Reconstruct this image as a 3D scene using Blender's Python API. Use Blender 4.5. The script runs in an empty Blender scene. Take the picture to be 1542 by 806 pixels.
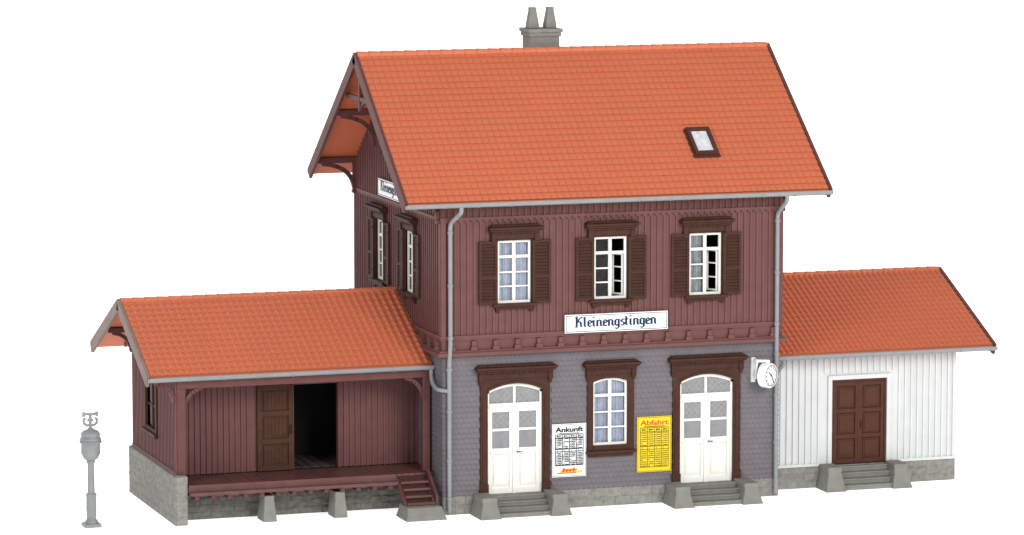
import bpy, bmesh, math, random
from mathutils import Vector, Matrix
random.seed(4)
RAD = math.radians
SC = bpy.context.scene
COL = SC.collection

# ------------------------------------------------------------------ camera
FPX, CX, CY = 6430.0, 771.0, 403.0
a, th = RAD(18.1), RAD(7.17)
Fv = Vector((math.sin(a)*math.cos(th), math.cos(a)*math.cos(th), -math.sin(th)))
Rv = Vector((math.cos(a), -math.sin(a), 0))
Uv = Vector((math.sin(a)*math.sin(th), math.cos(a)*math.sin(th), math.cos(th)))
CAM = -(Rv*-1.943 + Uv*-7.04 + Fv*121.3)
cd = bpy.data.cameras.new('camera'); co = bpy.data.objects.new('camera', cd); COL.objects.link(co)
M = Matrix.Identity(4)
for i in range(3):
    M[i][0] = Rv[i]; M[i][1] = Uv[i]; M[i][2] = -Fv[i]; M[i][3] = CAM[i]
co.matrix_world = M
cd.sensor_width = 36; cd.lens = FPX/1542*36; cd.clip_end = 2000; cd.clip_start = 1
SC.camera = co

# ------------------------------------------------------------------ materials
def mat(name, rgb, rough=.6, var=.12, vscale=3.0, bump=.15, bscale=40, spec=.14, metallic=0, bdist=.02):
    m = bpy.data.materials.new(name); m.use_nodes = True
    nt = m.node_tree; N = nt.nodes; L = nt.links
    b = N['Principled BSDF']
    b.inputs['Roughness'].default_value = rough
    b.inputs['Specular IOR Level'].default_value = spec
    b.inputs['Metallic'].default_value = metallic
    tc = N.new('ShaderNodeTexCoord')
    if var > 0:
        n1 = N.new('ShaderNodeTexNoise'); n1.inputs['Scale'].default_value = vscale; n1.inputs['Detail'].default_value = 6
        L.new(tc.outputs['Object'], n1.inputs['Vector'])
        r = N.new('ShaderNodeMapRange'); r.inputs[1].default_value = .3; r.inputs[2].default_value = .7
        r.inputs[3].default_value = 1-var; r.inputs[4].default_value = 1+var
        L.new(n1.outputs['Fac'], r.inputs[0])
        mx = N.new('ShaderNodeVectorMath'); mx.operation = 'SCALE'
        mx.inputs[0].default_value = rgb
        L.new(r.outputs[0], mx.inputs['Scale']); L.new(mx.outputs[0], b.inputs['Base Color'])
    else:
        b.inputs['Base Color'].default_value = (*rgb, 1)
    if bump > 0:
        n2 = N.new('ShaderNodeTexNoise'); n2.inputs['Scale'].default_value = bscale; n2.inputs['Detail'].default_value = 4
        L.new(tc.outputs['Object'], n2.inputs['Vector'])
        bp = N.new('ShaderNodeBump'); bp.inputs['Strength'].default_value = bump; bp.inputs['Distance'].default_value = bdist
        L.new(n2.outputs['Fac'], bp.inputs['Height']); L.new(bp.outputs[0], b.inputs['Normal'])
    return m
TILE = mat('orange_tile', (.54, .150, .074), .58, .025, .8, .10, 25, .22)
RED = mat('oxblood_boards', (.132, .056, .052), .58, .09, 2.5, .2, 30, .18)
DRED = mat('oxblood_timber', (.108, .043, .040), .58, .12, 3, .2, 30, .18)
BROWN = mat('dark_brown_timber', (.053, .0225, .015), .6, .15, 4, .25, 35, .12)
DOORBR = mat('brown_door', (.072, .027, .019), .6, .12, 4, .25, 35, .12)
SHEDBR = mat('walnut_door', (.066, .030, .019), .6, .15, 4, .25, 35, .08)
SLATE = mat('grey_mauve_shingle', (.138, .124, .138), .6, .06, 2.5, .15, 30, .18)
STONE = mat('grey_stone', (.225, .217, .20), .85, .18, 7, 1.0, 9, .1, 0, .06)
DSTONE = mat('shade_painted_stone', (.14, .135, .125), .85, .2, 7, 1.0, 9, .1, 0, .06)  # grey stone darkened in colour to paint the shade under the deck
STEP = mat('grey_step_stone', (.20, .193, .178), .75, .10, 4, .35, 20, .12)
ZINC = mat('grey_gutter', (.225, .235, .245), .5, .06, 3, .1, 30, .3)
TAUPE = mat('taupe_bargeboard', (.20, .145, .125), .6, .12, 4, .2, 30)
CREAM = mat('cream_paint', (.74, .735, .69), .45, .03, 4, .05, 30, .25)
WHITEB = mat('white_boards', (.56, .575, .575), .6, .04, 2, .15, 30)
PAPERW = mat('white_enamel', (.76, .78, .79), .4, .02, 4, 0, 30, .25)
YELLOW = mat('yellow_enamel', (.70, .52, .018), .4, .03, 4, 0, 30, .2)
BLACK = mat('black_print', (.012, .012, .014), .6, 0, 1, 0)
GREYP = mat('grey_print', (.022, .022, .026), .6, 0, 1, 0)
OLIVEP = mat('olive_print', (.085, .07, .012), .6, 0, 1, 0)
INK = mat('blue_black_print', (.010, .026, .072), .5, 0, 1, 0)
REDP = mat('red_print', (.60, .05, .02), .5, 0, 1, 0)
ORANGEP = mat('orange_print', (.70, .22, .02), .5, 0, 1, 0)
CURT = mat('blue_grey_curtain', (.50, .52, .62), .8, .12, 6, .2, 20)
PALEC = mat('pale_curtain', (.36, .37, .38), .8, .25, 5, .2, 20)
FROST = mat('frosted_pane', (.60, .62, .64), .3, .2, 6, 0)
DARKG = mat('grey_lattice_glass', (.20, .20, .215), .25, .12, 4, 0, 40, .5)
LATT = mat('lattice_grey', (.40, .40, .385), .5, 0, 1, 0)
POSTM = mat('grey_signal_paint', (.21, .22, .225), .5, .10, 5, .2, 30, .3)
DARKI = mat('dark_interior', (.012, .010, .010), .8, .1, 3, 0)  # near-black colour paints the unlit depth indoors
DECK = mat('oxblood_deck', (.115, .047, .043), .42, .15, 3, .2, 30, .3)
GL = bpy.data.materials.new('window_glass'); GL.use_nodes = True
nt = GL.node_tree; nt.nodes.clear()
o_ = nt.nodes.new('ShaderNodeOutputMaterial'); mx = nt.nodes.new('ShaderNodeMixShader'); fr = nt.nodes.new('ShaderNodeFresnel'); fr.inputs['IOR'].default_value = 1.25
tr = nt.nodes.new('ShaderNodeBsdfTransparent'); gg = nt.nodes.new('ShaderNodeBsdfGlossy'); gg.inputs['Roughness'].default_value = .05
tr.inputs['Color'].default_value = (.9, .92, .93, 1)
nt.links.new(fr.outputs[0], mx.inputs[0]); nt.links.new(tr.outputs[0], mx.inputs[1]); nt.links.new(gg.outputs[0], mx.inputs[2]); nt.links.new(mx.outputs[0], o_.inputs[0])
GROUND = mat('glowing_white_sweep', (.85, .85, .85), .9, 0, 1, 0, spec=0)
GROUND.node_tree.nodes['Principled BSDF'].inputs['Emission Color'].default_value = (1, 1, 1, 1)
GROUND.node_tree.nodes['Principled BSDF'].inputs['Emission Strength'].default_value = .75  # surface glows by itself, keeping it white and washing out ground shadows

# ------------------------------------------------------------------ mesh builder
FR = lambda Y0: (lambda u, z, n: (u, Y0-n, z))
BK = lambda Y0: (lambda u, z, n: (u, Y0+n, z))
LF = lambda X0: (lambda u, z, n: (X0-n, u, z))
RT = lambda X0: (lambda u, z, n: (X0+n, u, z))
ORG = {}
class MB:
    def __init__(s, T=None):
        s.v = []; s.f = []; s.T = T or FR(0)
    def add(s, vs, fs):
        k = len(s.v); s.v += [tuple(p) for p in vs]; s.f += [tuple(i+k for i in f) for f in fs]
    def box(s, u0, u1, z0, z1, n0, n1, T=None):
        T = T or s.T
        s.add([T(u, z, n) for n in (n0, n1) for z in (z0, z1) for u in (u0, u1)],
              [(0,1,3,2), (4,5,7,6), (0,1,5,4), (2,3,7,6), (0,2,6,4), (1,3,7,5)])
        return s
    def wbox(s, x0, x1, y0, y1, z0, z1):
        return s.box(x0, x1, z0, z1, -y0, -y1, FR(0))
    def poly(s, pts, n0, n1, T=None):
        T = T or s.T; k = len(pts)
        s.add([T(u, z, n0) for u, z in pts]+[T(u, z, n1) for u, z in pts],
              [tuple(range(k)), tuple(range(k, 2*k))]+[(i, (i+1) % k, k+(i+1) % k, k+i) for i in range(k)])
        return s
    def bar(s, p, q, w, h):
        p = Vector(p); q = Vector(q); d = (q-p).normalized()
        up = Vector((0,0,1)) if abs(d.z) < .95 else Vector((0,1,0))
        sx = d.cross(up).normalized()*w/2; sy = sx.cross(d).normalized()*h/2
        vs = [b+i*sx+j*sy for b in (p, q) for i, j in ((-1,-1), (1,-1), (1,1), (-1,1))]
        s.add(vs, [(0,1,2,3), (4,5,6,7), (0,1,5,4), (1,2,6,5), (2,3,7,6), (3,0,4,7)])
        return s
    def tube(s, pts, r, seg=12):
        pts = [Vector(p) for p in pts]; n = len(pts); k0 = len(s.v); ref = None
        for i, p in enumerate(pts):
            t = ((pts[min(i+1, n-1)]-p).normalized() + (p-pts[max(i-1, 0)]).normalized()).normalized()
            if ref is None:
                ref = t.orthogonal().normalized()
            x = (ref - t*ref.dot(t)).normalized(); ref = x; y = t.cross(x)
            for j in range(seg):
                an = 2*math.pi*j/seg
                s.v.append(tuple(p + r*(x*math.cos(an)+y*math.sin(an))))
        for i in range(n-1):
            for j in range(seg):
                A = k0+i*seg+j; B = k0+i*seg+(j+1) % seg
                s.f.append((A, B, B+seg, A+seg))
        s.f.append(tuple(k0+j for j in range(seg))); s.f.append(tuple(k0+(n-1)*seg+j for j in range(seg)))
        return s
    def lathe(s, c, prof, seg=24, axis=None):
        c = Vector(c); ax = Vector(axis or (0,0,1)).normalized(); x = ax.orthogonal().normalized(); y = ax.cross(x); k0 = len(s.v)
        for r, h in prof:
            for j in range(seg):
                an = 2*math.pi*j/seg
                s.v.append(tuple(c+ax*h+r*(x*math.cos(an)+y*math.sin(an))))
        for i in range(len(prof)-1):
            for j in range(seg):
                A = k0+i*seg+j; B = k0+i*seg+(j+1) % seg
                s.f.append((A, B, B+seg, A+seg))
        s.f.append(tuple(k0+j for j in range(seg))); s.f.append(tuple(k0+(len(prof)-1)*seg+j for j in range(seg)))
        return s
    def build(s, name, m, parent=None, origin=None, bevel=0, smooth=False, recalc=True):
        og = Vector(ORG[parent.name]) if parent else Vector(origin or (0,0,0))
        me = bpy.data.meshes.new(name)
        me.from_pydata([tuple(Vector(p)-og) for p in s.v], [], s.f); me.update()
        if recalc:
            bm = bmesh.new(); bm.from_mesh(me); bmesh.ops.recalc_face_normals(bm, faces=bm.faces); bm.to_mesh(me); bm.free()
        me.materials.append(m)
        o = bpy.data.objects.new(name, me); COL.objects.link(o)
        if parent: o.parent = parent
        else: o.location = og
        ORG[o.name] = tuple(og)
        if smooth:
            for p in me.polygons: p.use_smooth = True
            try: me.set_sharp_from_angle(angle=RAD(40))
            except Exception: pass
        if bevel:
            b = o.modifiers.new('bevel', 'BEVEL'); b.width = bevel; b.segments = 2; b.limit_method = 'ANGLE'; b.angle_limit = RAD(40)
        return o
def thing(name, loc, label, cat, group=None):
    o = bpy.data.objects.new(name, None); COL.objects.link(o); o.location = loc; ORG[o.name] = tuple(loc)
    o.empty_display_size = .3
    o['label'] = label; o['category'] = cat
    if group: o['group'] = group
    return o

# ------------------------------------------------------------------ surface builders
def wall(mb, T, u0, u1, z0, z1, thick, ops):
    us = sorted({u0, u1, *[x for o in ops for x in o[:2]]}); zs = sorted({z0, z1, *[x for o in ops for x in o[2:]]})
    us = [x for x in us if u0 <= x <= u1]; zs = [x for x in zs if z0 <= x <= z1]
    for i in range(len(us)-1):
        for j in range(len(zs)-1):
            cu, cz = (us[i]+us[i+1])/2, (zs[j]+zs[j+1])/2
            if any(o[0] < cu < o[1] and o[2] < cz < o[3] for o in ops): continue
            mb.box(us[i], us[i+1], zs[j], zs[j+1], -thick, 0, T)
def battens(mb, T, u0, u1, z0, top, ops, sp=.19, w=.06, n0=-.01, n1=.04):
    k = max(1, round((u1-u0)/sp)); d = (u1-u0)/k
    for i in range(k+1):
        u = u0+d*i; u = min(max(u, u0+w/2), u1-w/2)
        zt = top(u) if callable(top) else top
        iv = [(z0, zt)]
        for o in ops:
            if o[0]-w/2 < u < o[1]+w/2:
                nv = []
                for p, q in iv:
                    if o[3] <= p or o[2] >= q: nv.append((p, q)); continue
                    if p < o[2]: nv.append((p, o[2]))
                    if q > o[3]: nv.append((o[3], q))
                iv = nv
        for p, q in iv:
            if q-p > .03: mb.box(u-w/2, u+w/2, p, q, n0, n1, T)
def scales(mb, T, u0, u1, z0, z1, ops, w=.15, h=.15):
    rows = int((z1-z0)/h)+1
    for r in range(rows):
        zb = z0+r*h; zt = min(zb+h*1.2, z1)
        if zt-zb < .03: continue
        off = (r % 2)*w/2
        u = u0-off+w/2
        while u-w/2 < u1:
            l, rr = max(u-w/2+.001, u0), min(u+w/2-.001, u1)
            if rr-l > .03 and not any(o[0]-.02 < (l+rr)/2 < o[1]+.02 and o[2]-.03 < zb+h/2 < o[3]+.03 for o in ops):
                jj = random.uniform(-.003, .003)
                nn = lambda z: .004+(.036+jj)*(zt-z)/(zt-zb)
                c = (l+rr)/2; q = (rr-l)
                pts = [(l, zt), (l, zb+.030), (c-q*.38, zb+.009), (c-q*.2, zb), (c+q*.2, zb), (c+q*.38, zb+.009), (rr, zb+.030), (rr, zt)]
                k = len(pts)
                V = [T(x, z, nn(z)) for x, z in pts]+[T(x, z, 0) for x, z in pts]
                mb.add(V, [tuple(range(k))]+[(i, i+1, i+k+1, i+k) for i in range(k-1)])
            u += w
def stones(mb, T, u0, u1, z0, z1, thick=.3, rh=.24):
    mb.box(u0, u1, z0, z1-.01, -thick, 0, T)
    rows = max(1, round((z1-z0)/rh)); h = (z1-z0)/rows
    for r in range(rows):
        u = u0
        while u < u1-.01:
            w = random.uniform(.22, .8)
            if u+w > u1-.2: w = u1-u
            g = .002; a0, a1, b0, b1 = u+(g if u > u0 else 0), u+w-(g if u+w < u1 else 0), z0+r*h+(g if r else 0), z0+(r+1)*h-g*.5
            e = .03
            P = [T(a0, b0, -.02), T(a1, b0, -.02), T(a1, b1, -.02), T(a0, b1, -.02)]
            N = [random.uniform(.028, .034) for _ in range(4)]
            Q = [T(a0, b0, N[0]), T(a1, b0, N[1]), T(a1, b1, N[2]), T(a0, b1, N[3])]
            j = lambda: random.uniform(.028, .05)
            S_ = [T(a0+e, b0+e, j()), T(a1-e, b0+e, j()), T(a1-e, b1-e, j()), T(a0+e, b1-e, j())]
            c = T((a0+a1)/2+random.uniform(-.08, .08), (b0+b1)/2+random.uniform(-.04, .04), random.uniform(.035, .072))
            V = P+Q+S_+[c]
            F = [(0,1,2,3)]
            for i in range(4):
                k = (i+1) % 4
                F += [(i, k, 4+k, 4+i), (4+i, 4+k, 8+k, 8+i), (8+i, 8+k, 12)]
            mb.add(V, F)
            u += w
def tiles(mb, T, L, S, tw, rows, style):
    cols = round(L/tw); tw = L/cols; dv = S/rows
    if style == 'flat': prof = [(.0, -.6), (.05, -.6), (.10, 1), (.5, 1.25), (.90, 1), (.95, -.6), (1, -.6)]; amp = .014
    else: prof = [(0, .0), (.12, .55), (.32, 1), (.52, .75), (.68, .12), (1, .0)]; amp = .050
    k = len(prof)
    for r in range(rows):
        v0 = r*dv; v1 = min(v0+dv*1.08, S)
        for c in range(cols):
            j = random.uniform(-.0012, .0012); jv = random.uniform(-.002, .002)
            V = []
            for t, o in prof: V.append(T((c+t)*tw, v0+jv-(.024*math.sin(math.pi*t) if style == 'flat' else 0), .042+j+o*amp))
            for t, o in prof: V.append(T((c+t)*tw, v1, .004+o*amp*(.35 if style == 'flat' else 1)))
            for t, o in prof: V.append(T((c+t)*tw, v0+.005, -.006))
            F = [(i, i+1, k+i+1, k+i) for i in range(k-1)]+[(2*k+i, 2*k+i+1, i+1, i) for i in range(k-1)]
            mb.add(V, F)
def make_roof(root, x0, x1, yE, zE, yR, zR, rows, tw, style, rakeL, rakeR, gx0=None, gx1=None):
    yB = 2*yR-yE; S = math.hypot(yR-yE, zR-zE); c, s_ = (yR-yE)/S, (zR-zE)/S
    TF = lambda u, v, n: (x0+u, yE+v*c-n*s_, zE+v*s_+n*c)
    TB = lambda u, v, n: (x0+u, yB-v*c+n*s_, zE+v*s_+n*c)
    t = .13
    base = MB(RT(0)).poly([(yE, zE-.012), (yR, zR-.012), (yB, zE-.012), (yB, zE-t), (yR, zR-t*1.15), (yE, zE-t)], x0, x1)
    roof = base.build('roof', TILE, root)
    L = x1-x0
    for T in (TF, TB):
        m = MB(); tiles(m, T, L, S, tw, rows, style)
        m.build('tile_slope', TILE, roof, recalc=False)
    m = MB(); k = round(L/.36); d = L/k
    for i in range(k):
        xa, xb = x0+i*d, x0+(i+1)*d+.03
        n = 8; vs = []
        for xx, r in ((xa, .125), (xb, .105)):
            for j in range(n+1):
                an = math.pi*(-.08+1.16*j/n)
                vs.append((xx, yR+r*1.05*math.cos(an), zR-.03+r*math.sin(an)))
        fs = [(j, j+1, n+1+j+1, n+1+j) for j in range(n)]+[tuple(range(n+1)), tuple(range(n+1, 2*n+2))]
        m.add(vs, fs)
    m.build('ridge_tiles', TILE, roof)
    for T in (TF, TB):
        if rakeL: MB(T).box(-.09, -.003, -.06, S+.0, -.27, .07).build('bargeboard', rakeL, roof)
        if rakeR: MB(T).box(L+.003, L+.09, -.06, S+.0, -.27, .07).build('bargeboard', rakeR, roof)
    for yy, sg in ((yE-.10, 1), (yB+.10, -1)):
        g = MB(); A, B = (x0-.05 if gx0 is None else gx0), (x1+.05 if gx1 is None else gx1); zc = zE-.03; ro, ri = .115, .09; n = 10; pr = []
        for j in range(n+1): an = math.pi*(1+j/n); pr.append((yy+ro*math.cos(an), zc+ro*math.sin(an)))
        for j in range(n, -1, -1): an = math.pi*(1+j/n); pr.append((yy+ri*math.cos(an), zc+ri*math.sin(an)))
        g.poly(pr, A, B, RT(0))
        half = [(yy+ro*math.cos(math.pi*(1+j/n)), zc+ro*math.sin(math.pi*(1+j/n))) for j in range(n+1)]
        g.poly(half, A-.012, A+.01, RT(0)); g.poly(half, B-.01, B+.012, RT(0))
        g.tube([(A, yy-ro*sg+.005*sg, zc), (B, yy-ro*sg+.005*sg, zc)], .022, 8)
        kk = int((B-A)/.95)
        for i in range(kk+1):
            xx = A+.2+(B-A-.4)*i/kk
            g.poly([(yy+(ro+.012)*math.cos(math.pi*(1+j/n)), zc+(ro+.012)*math.sin(math.pi*(1+j/n))) for j in range(n+1)], xx-.02, xx+.02, RT(0))
        g.build('gutter', ZINC, roof, smooth=True)
    return roof, TF, TB, S

# ------------------------------------------------------------------ joinery
def curtain(T, u0, u1, z0, z1, n, m, parent, keep=lambda f: True):
    mb = MB(T); k = 40; V = []
    for i in range(k+1):
        u = u0+(u1-u0)*i/k
        nn = n+.025*math.sin(i*1.75)+.01*math.sin(i*.9)
        V += [T(u, z0, nn), T(u, z1, nn)]
    mb.add(V, [(2*i, 2*i+2, 2*i+3, 2*i+1) for i in range(k) if keep((i+.5)/k)])
    return mb.build('curtain', m, parent, recalc=False)
def hood(T, u, z, w, parent, name='window_hood'):
    m = MB(T); h = w/2
    m.box(u-h+.14, u+h-.14, z, z+.16, 0.0, .11)
    m.box(u-h+.10, u+h-.10, z+.163, z+.225, 0, .17)
    m.box(u-h+.04, u+h-.04, z+.228, z+.29, 0, .24)
    m.box(u-h, u+h, z+.293, z+.36, 0, .31)
    m.poly([(u-h+.02, z+.362), (u+h-.02, z+.362), (u+h-.12, z+.42), (u-h+.12, z+.42)], 0, .2)
    for s in (-1, 1):
        m.box(u+s*(h-.17)-.07, u+s*(h-.17)+.07, z-.06, z+.158, 0, .16)
        m.box(u+s*(h-.17)-.05, u+s*(h-.17)+.05, z-.16, z-.062, 0, .12)
    for i in range(int((w-.6)/.16)):
        x = u-h+.34+i*.16; m.box(x, x+.07, z+.165, z+.222, .17, .20)
    return m.build(name, BROWN, parent, bevel=.012)
def sash(T, u0, u1, z0, z1, rows, arch, name, parent, n0=-.10, n1=-.035, openr=False):
    m = MB(T); f = .07; c = (u0+u1)/2
    m.box(u0, u0+f, z0, z1, n0, n1); m.box(u1-f, u1, z0, z1, n0, n1)
    m.box(u0+f, u1-f, z0, z0+f, n0, n1)
    if arch:
        k = 12
        arc = [(u0+f+(u1-u0-2*f)*i/k, z1-arch*(2*(i/k)-1)**2) for i in range(k, -1, -1)]
        lo = [(x, z-f) for x, z in arc]
        for i in range(k): m.poly([arc[i], arc[i+1], lo[i+1], lo[i]], n0, n1)
    else: m.box(u0+f, u1-f, z1-f, z1, n0, n1)
    m.box(c-.045, c+.045, z0+f, z1-f*.5, n0+.003, n1+.015)
    hgt = z1-z0; zt = z0+hgt*.74
    m.box(u0+f, u1-f, zt-.04, zt+.04, n0+.002, n1+.01)
    lo, hi = z0+f, zt-.04
    for r in range(1, rows-1):
        z = lo+(hi-lo)*r/(rows-1)
        m.box(u0+f, c if openr else u1-f, z-.02, z+.02, n0+.01, n1-.005)
    s_ = m.build(name, CREAM, parent)
    if openr:
        ang = RAD(52); uh = u1-f-.005; wl = uh-c-.05
        T2 = lambda s, z, n: T(uh-s*math.cos(ang)-n*math.sin(ang), z, n0-.01-s*math.sin(ang)+n*math.cos(ang))
        l = MB(T2); b = .05
        l.box(0, b, lo+.01, hi-.01, -.025, .02); l.box(wl-b, wl, lo+.01, hi-.01, -.025, .02)
        l.box(b, wl-b, lo+.01, lo+.01+b, -.025, .02); l.box(b, wl-b, hi-.01-b, hi-.01, -.025, .02)
        for r in range(1, rows-1):
            z = lo+(hi-lo)*r/(rows-1); l.box(b, wl-b, z-.018, z+.018, -.02, .015)
        l.build('open_casement', CREAM, parent)
    return s_
def shutter(T, u0, u1, z0, z1, parent):
    m = MB(T); f = .075; n0, n1 = .05, .115
    m.box(u0, u0+f, z0, z1, n0, n1); m.box(u1-f, u1, z0, z1, n0, n1)
    zm = z0+(z1-z0)*.42
    for zz in (z0, zm-f/2, z1-f): m.box(u0+f, u1-f, zz, zz+f, n0, n1)
    for A, B in ((z0+f, zm-f/2), (zm+f/2, z1-f)):
        k = max(3, round((B-A)/.095)); d = (B-A)/k
        for i in range(k):
            m.poly([(u0+f, A+d*i), (u1-f, A+d*i), (u1-f, A+d*(i+.8)), (u0+f, A+d*(i+.8))], n0+.005, n0+.022)
            V = [T(u, z, n) for u in (u0+f, u1-f) for z, n in ((A+d*i, n0+.055), (A+d*(i+.75), n0+.018), (A+d*i, n0+.02))]
            m.add(V, [(0,1,4,3), (0,3,5,2), (0,1,2), (3,4,5)])
    m.box(u0+f*.9, u1-f*.9, z0+.04, z1-.04, .025, n0)
    for zz in (z0+.25, z1-.3): m.box(u0, u0+.03, zz, zz+.05, n1, n1+.02)
    return m.build('shutter', BROWN, parent)
def upper_window(root, T, u, z0, z1, cm, keep=lambda f: True, openr=False, w=1.0, hw=1.62, rows=4, shw=.55):
    h = w/2
    m = MB(T); b = .10
    m.box(u-h-b, u-h, z0-.02, z1+.04, -.1, .05); m.box(u+h, u+h+b, z0-.02, z1+.04, -.1, .05); m.box(u-h, u+h, z1-.0, z1+.04, -.1, .05)
    win = m.build('window', BROWN, root)
    s = MB(T); s.box(u-h-.16, u+h+.16, z0-.10, z0-.022, -.1, .19); s.box(u-h-.08, u+h+.08, z0-.19, z0-.103, 0, .11)
    for q in (-1, 1): s.box(u+q*(h)-.06, u+q*(h)+.06, z0-.27, z0-.193, 0, .09)
    s.build('sill', BROWN, win, bevel=.01)
    sash(T, u-h, u+h, z0-.02, z1, rows, 0, 'sash', win, openr=openr)
    MB(T).box(u-h+.05, u if openr else u+h-.05, z0+.03, z1-.03, -.075, -.068).build('pane', GL, win)
    if cm: curtain(T, u-h+.02, u+h-.02, z0, z1, -.17, cm, win, keep)
    hood(T, u, z1+.045, hw, win)
    shutter(T, u-h-b*.2-shw, u-h-b*.2, z0-.04, z1+.0, win); shutter(T, u+h+b*.2, u+h+b*.2+shw, z0-.04, z1+.0, win)
    return win

def lattice(m, T, u0, u1, z0, z1, n, step=.16, w=.009, top=None):
    def seg(dirn):
        L = u1-u0; H = z1-z0; k = -H
        while k < L:
            t0 = max(0, -k); t1 = min(H, L-k)
            if t1-t0 > .03:
                A = (u0+k+t0, z0+t0); B = (u0+k+t1, z0+t1)
                if dirn < 0: A = (u0+u1-A[0], A[1]); B = (u0+u1-B[0], B[1])
                if top:
                    while B[1] > top(B[0]) and B[1] > A[1]+.02:
                        f = .02; B = (B[0]-f*(1 if B[0] > A[0] else -1), B[1]-f)
                dx = w*.7
                m.poly([(A[0]-dx, A[1]), (A[0]+dx, A[1]), (B[0]+dx, B[1]), (B[0]-dx, B[1])], n+(0 if dirn > 0 else .003), n+.008+(0 if dirn > 0 else .003))
            k += step
    seg(1); seg(-1)
def station_door(root, T, u, z0, w=1.64, ztop=3.70, arch=.2):
    h = w/2; b = .22
    fr = MB(T)
    fr.box(u-h-b, u-h, z0, ztop-.05, -.08, .075); fr.box(u+h, u+h+b, z0, ztop-.05, -.08, .075)
    for q in (-1, 1):
        fr.box(u+q*(h+b/2)-.13, u+q*(h+b/2)+.13, z0, z0+.3, .075, .10)
        fr.box(u+q*(h+b/2)-.05, u+q*(h+b/2)+.05, z0+.35, ztop-.4, .075, .092)
    k = 14; low = [(u-h+w*i/k, ztop-arch*(2*i/k-1)**2) for i in range(k+1)]
    for i in range(k):
        (xa, za), (xb, zb) = low[i], low[i+1]
        fr.poly([(xa, za), (xb, zb), (xb, ztop+.14), (xa, ztop+.14)], -.08, .075)
    fr.box(u-h-b, u-h, ztop-.05, ztop+.14, -.08, .075); fr.box(u+h, u+h+b, ztop-.05, ztop+.14, -.08, .075)
    for i in range(k):
        (xa, za), (xb, zb) = low[i], low[i+1]
        fr.poly([(xa, za), (xb, zb), (xb, zb+.07), (xa, za+.07)], .075, .10)
    m = MB(T)
    top = lambda x: ztop-arch*((x-u)/h)**2
    n0, n1 = -.10, -.03
    f = .065
    m.box(u-h, u-h+f, z0, ztop-arch-.005, n0, n1+.02); m.box(u+h-f, u+h, z0, ztop-arch-.005, n0, n1+.02)
    for i in range(k):
        (xa, za), (xb, zb) = low[i], low[i+1]
        m.poly([(xa, za-f*1.4), (xb, zb-f*1.4), (xb, zb), (xa, za)], n0, n1+.02)
    m.box(u-h+f, u+h-f, 2.95, 3.13, n0, n1+.03)
    m.box(u-h+f, u+h-f, 3.02, 3.06, n1+.03, n1+.06)
    m.box(u-.05, u+.05, z0, 2.948, n0, n1+.035)
    m.box(u-.035, u+.035, 3.132, ztop-f, n0, n1+.01)
    for q in (-1, 1):
        x0, x1 = (u-h+f+.003, u-.052) if q < 0 else (u+.052, u+h-f-.003)
        m.box(x0, x0+.09, z0, 2.947, n0, n1); m.box(x1-.09, x1, z0, 2.947, n0, n1)
        for A, B in ((z0, .68), (1.66, 1.83), (2.33, 2.40), (2.88, 2.947)): m.box(x0+.09, x1-.09, A, B, n0, n1)
        m.box(x0+.09, x1-.09, .68, 1.66, n0, n1-.04)
        m.box(x0+.14, x1-.14, .76, 1.50, n1-.04, n1-.012); m.box(x0+.18, x1-.18, .82, 1.44, n1-.012, n1)
        m.box(x0+.04, x1-.04, 1.68, 1.75, n1, n1+.035)
        m.box(x0+.12, x1-.12, 1.55, 1.60, n1-.04, n1-.01)
    door = m.build('door', CREAM, root)
    fr.build('door_frame', BROWN, door)
    for q in (-1, 1):
        x0, x1 = (u-h+f+.06, u-.1) if q < 0 else (u+.1, u+h-f-.06)
        MB(T).box(x0, x1, 1.80, 2.35, n0+.02, n0+.03).build('pane', DARKG, door)
        MB(T).box(x0, x1, 2.38, 2.90, n0+.02, n0+.03).build('pane', DARKG, door)
    p = MB(T); P = [(u-h+.03, 3.1)]+[(u+h-.03, 3.1)]+[(x, z-.03) for x, z in low[::-1] if abs(x-u) < h-.02]
    p.poly(P, n0+.02, n0+.03); p.build('transom_pane', DARKG, door)
    for q in (-1, 1):
        x0, x1 = (u-h+f+.09, u-.14) if q < 0 else (u+.14, u+h-f-.09)
        l = MB(T); lattice(l, T, x0, x1, 2.40, 2.88, n0+.032, .19); l.build('lattice', LATT, door)
        l = MB(T); lattice(l, T, u-h+f if q < 0 else u+.035, u-.035 if q < 0 else u+h-f, 3.13, ztop-.05, n0+.032, .19, top=lambda x: top(x)-.07)
        l.build('lattice', LATT, door)
    MB(T).tube([T(u+.08, 1.72, n1+.02), T(u+.08, 1.72, n1+.07), T(u+.2, 1.72, n1+.07)], .014, 8).build('handle', BROWN, door)
    hood(T, u, ztop+.145, 2.42, door, 'door_hood')
    return door

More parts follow.
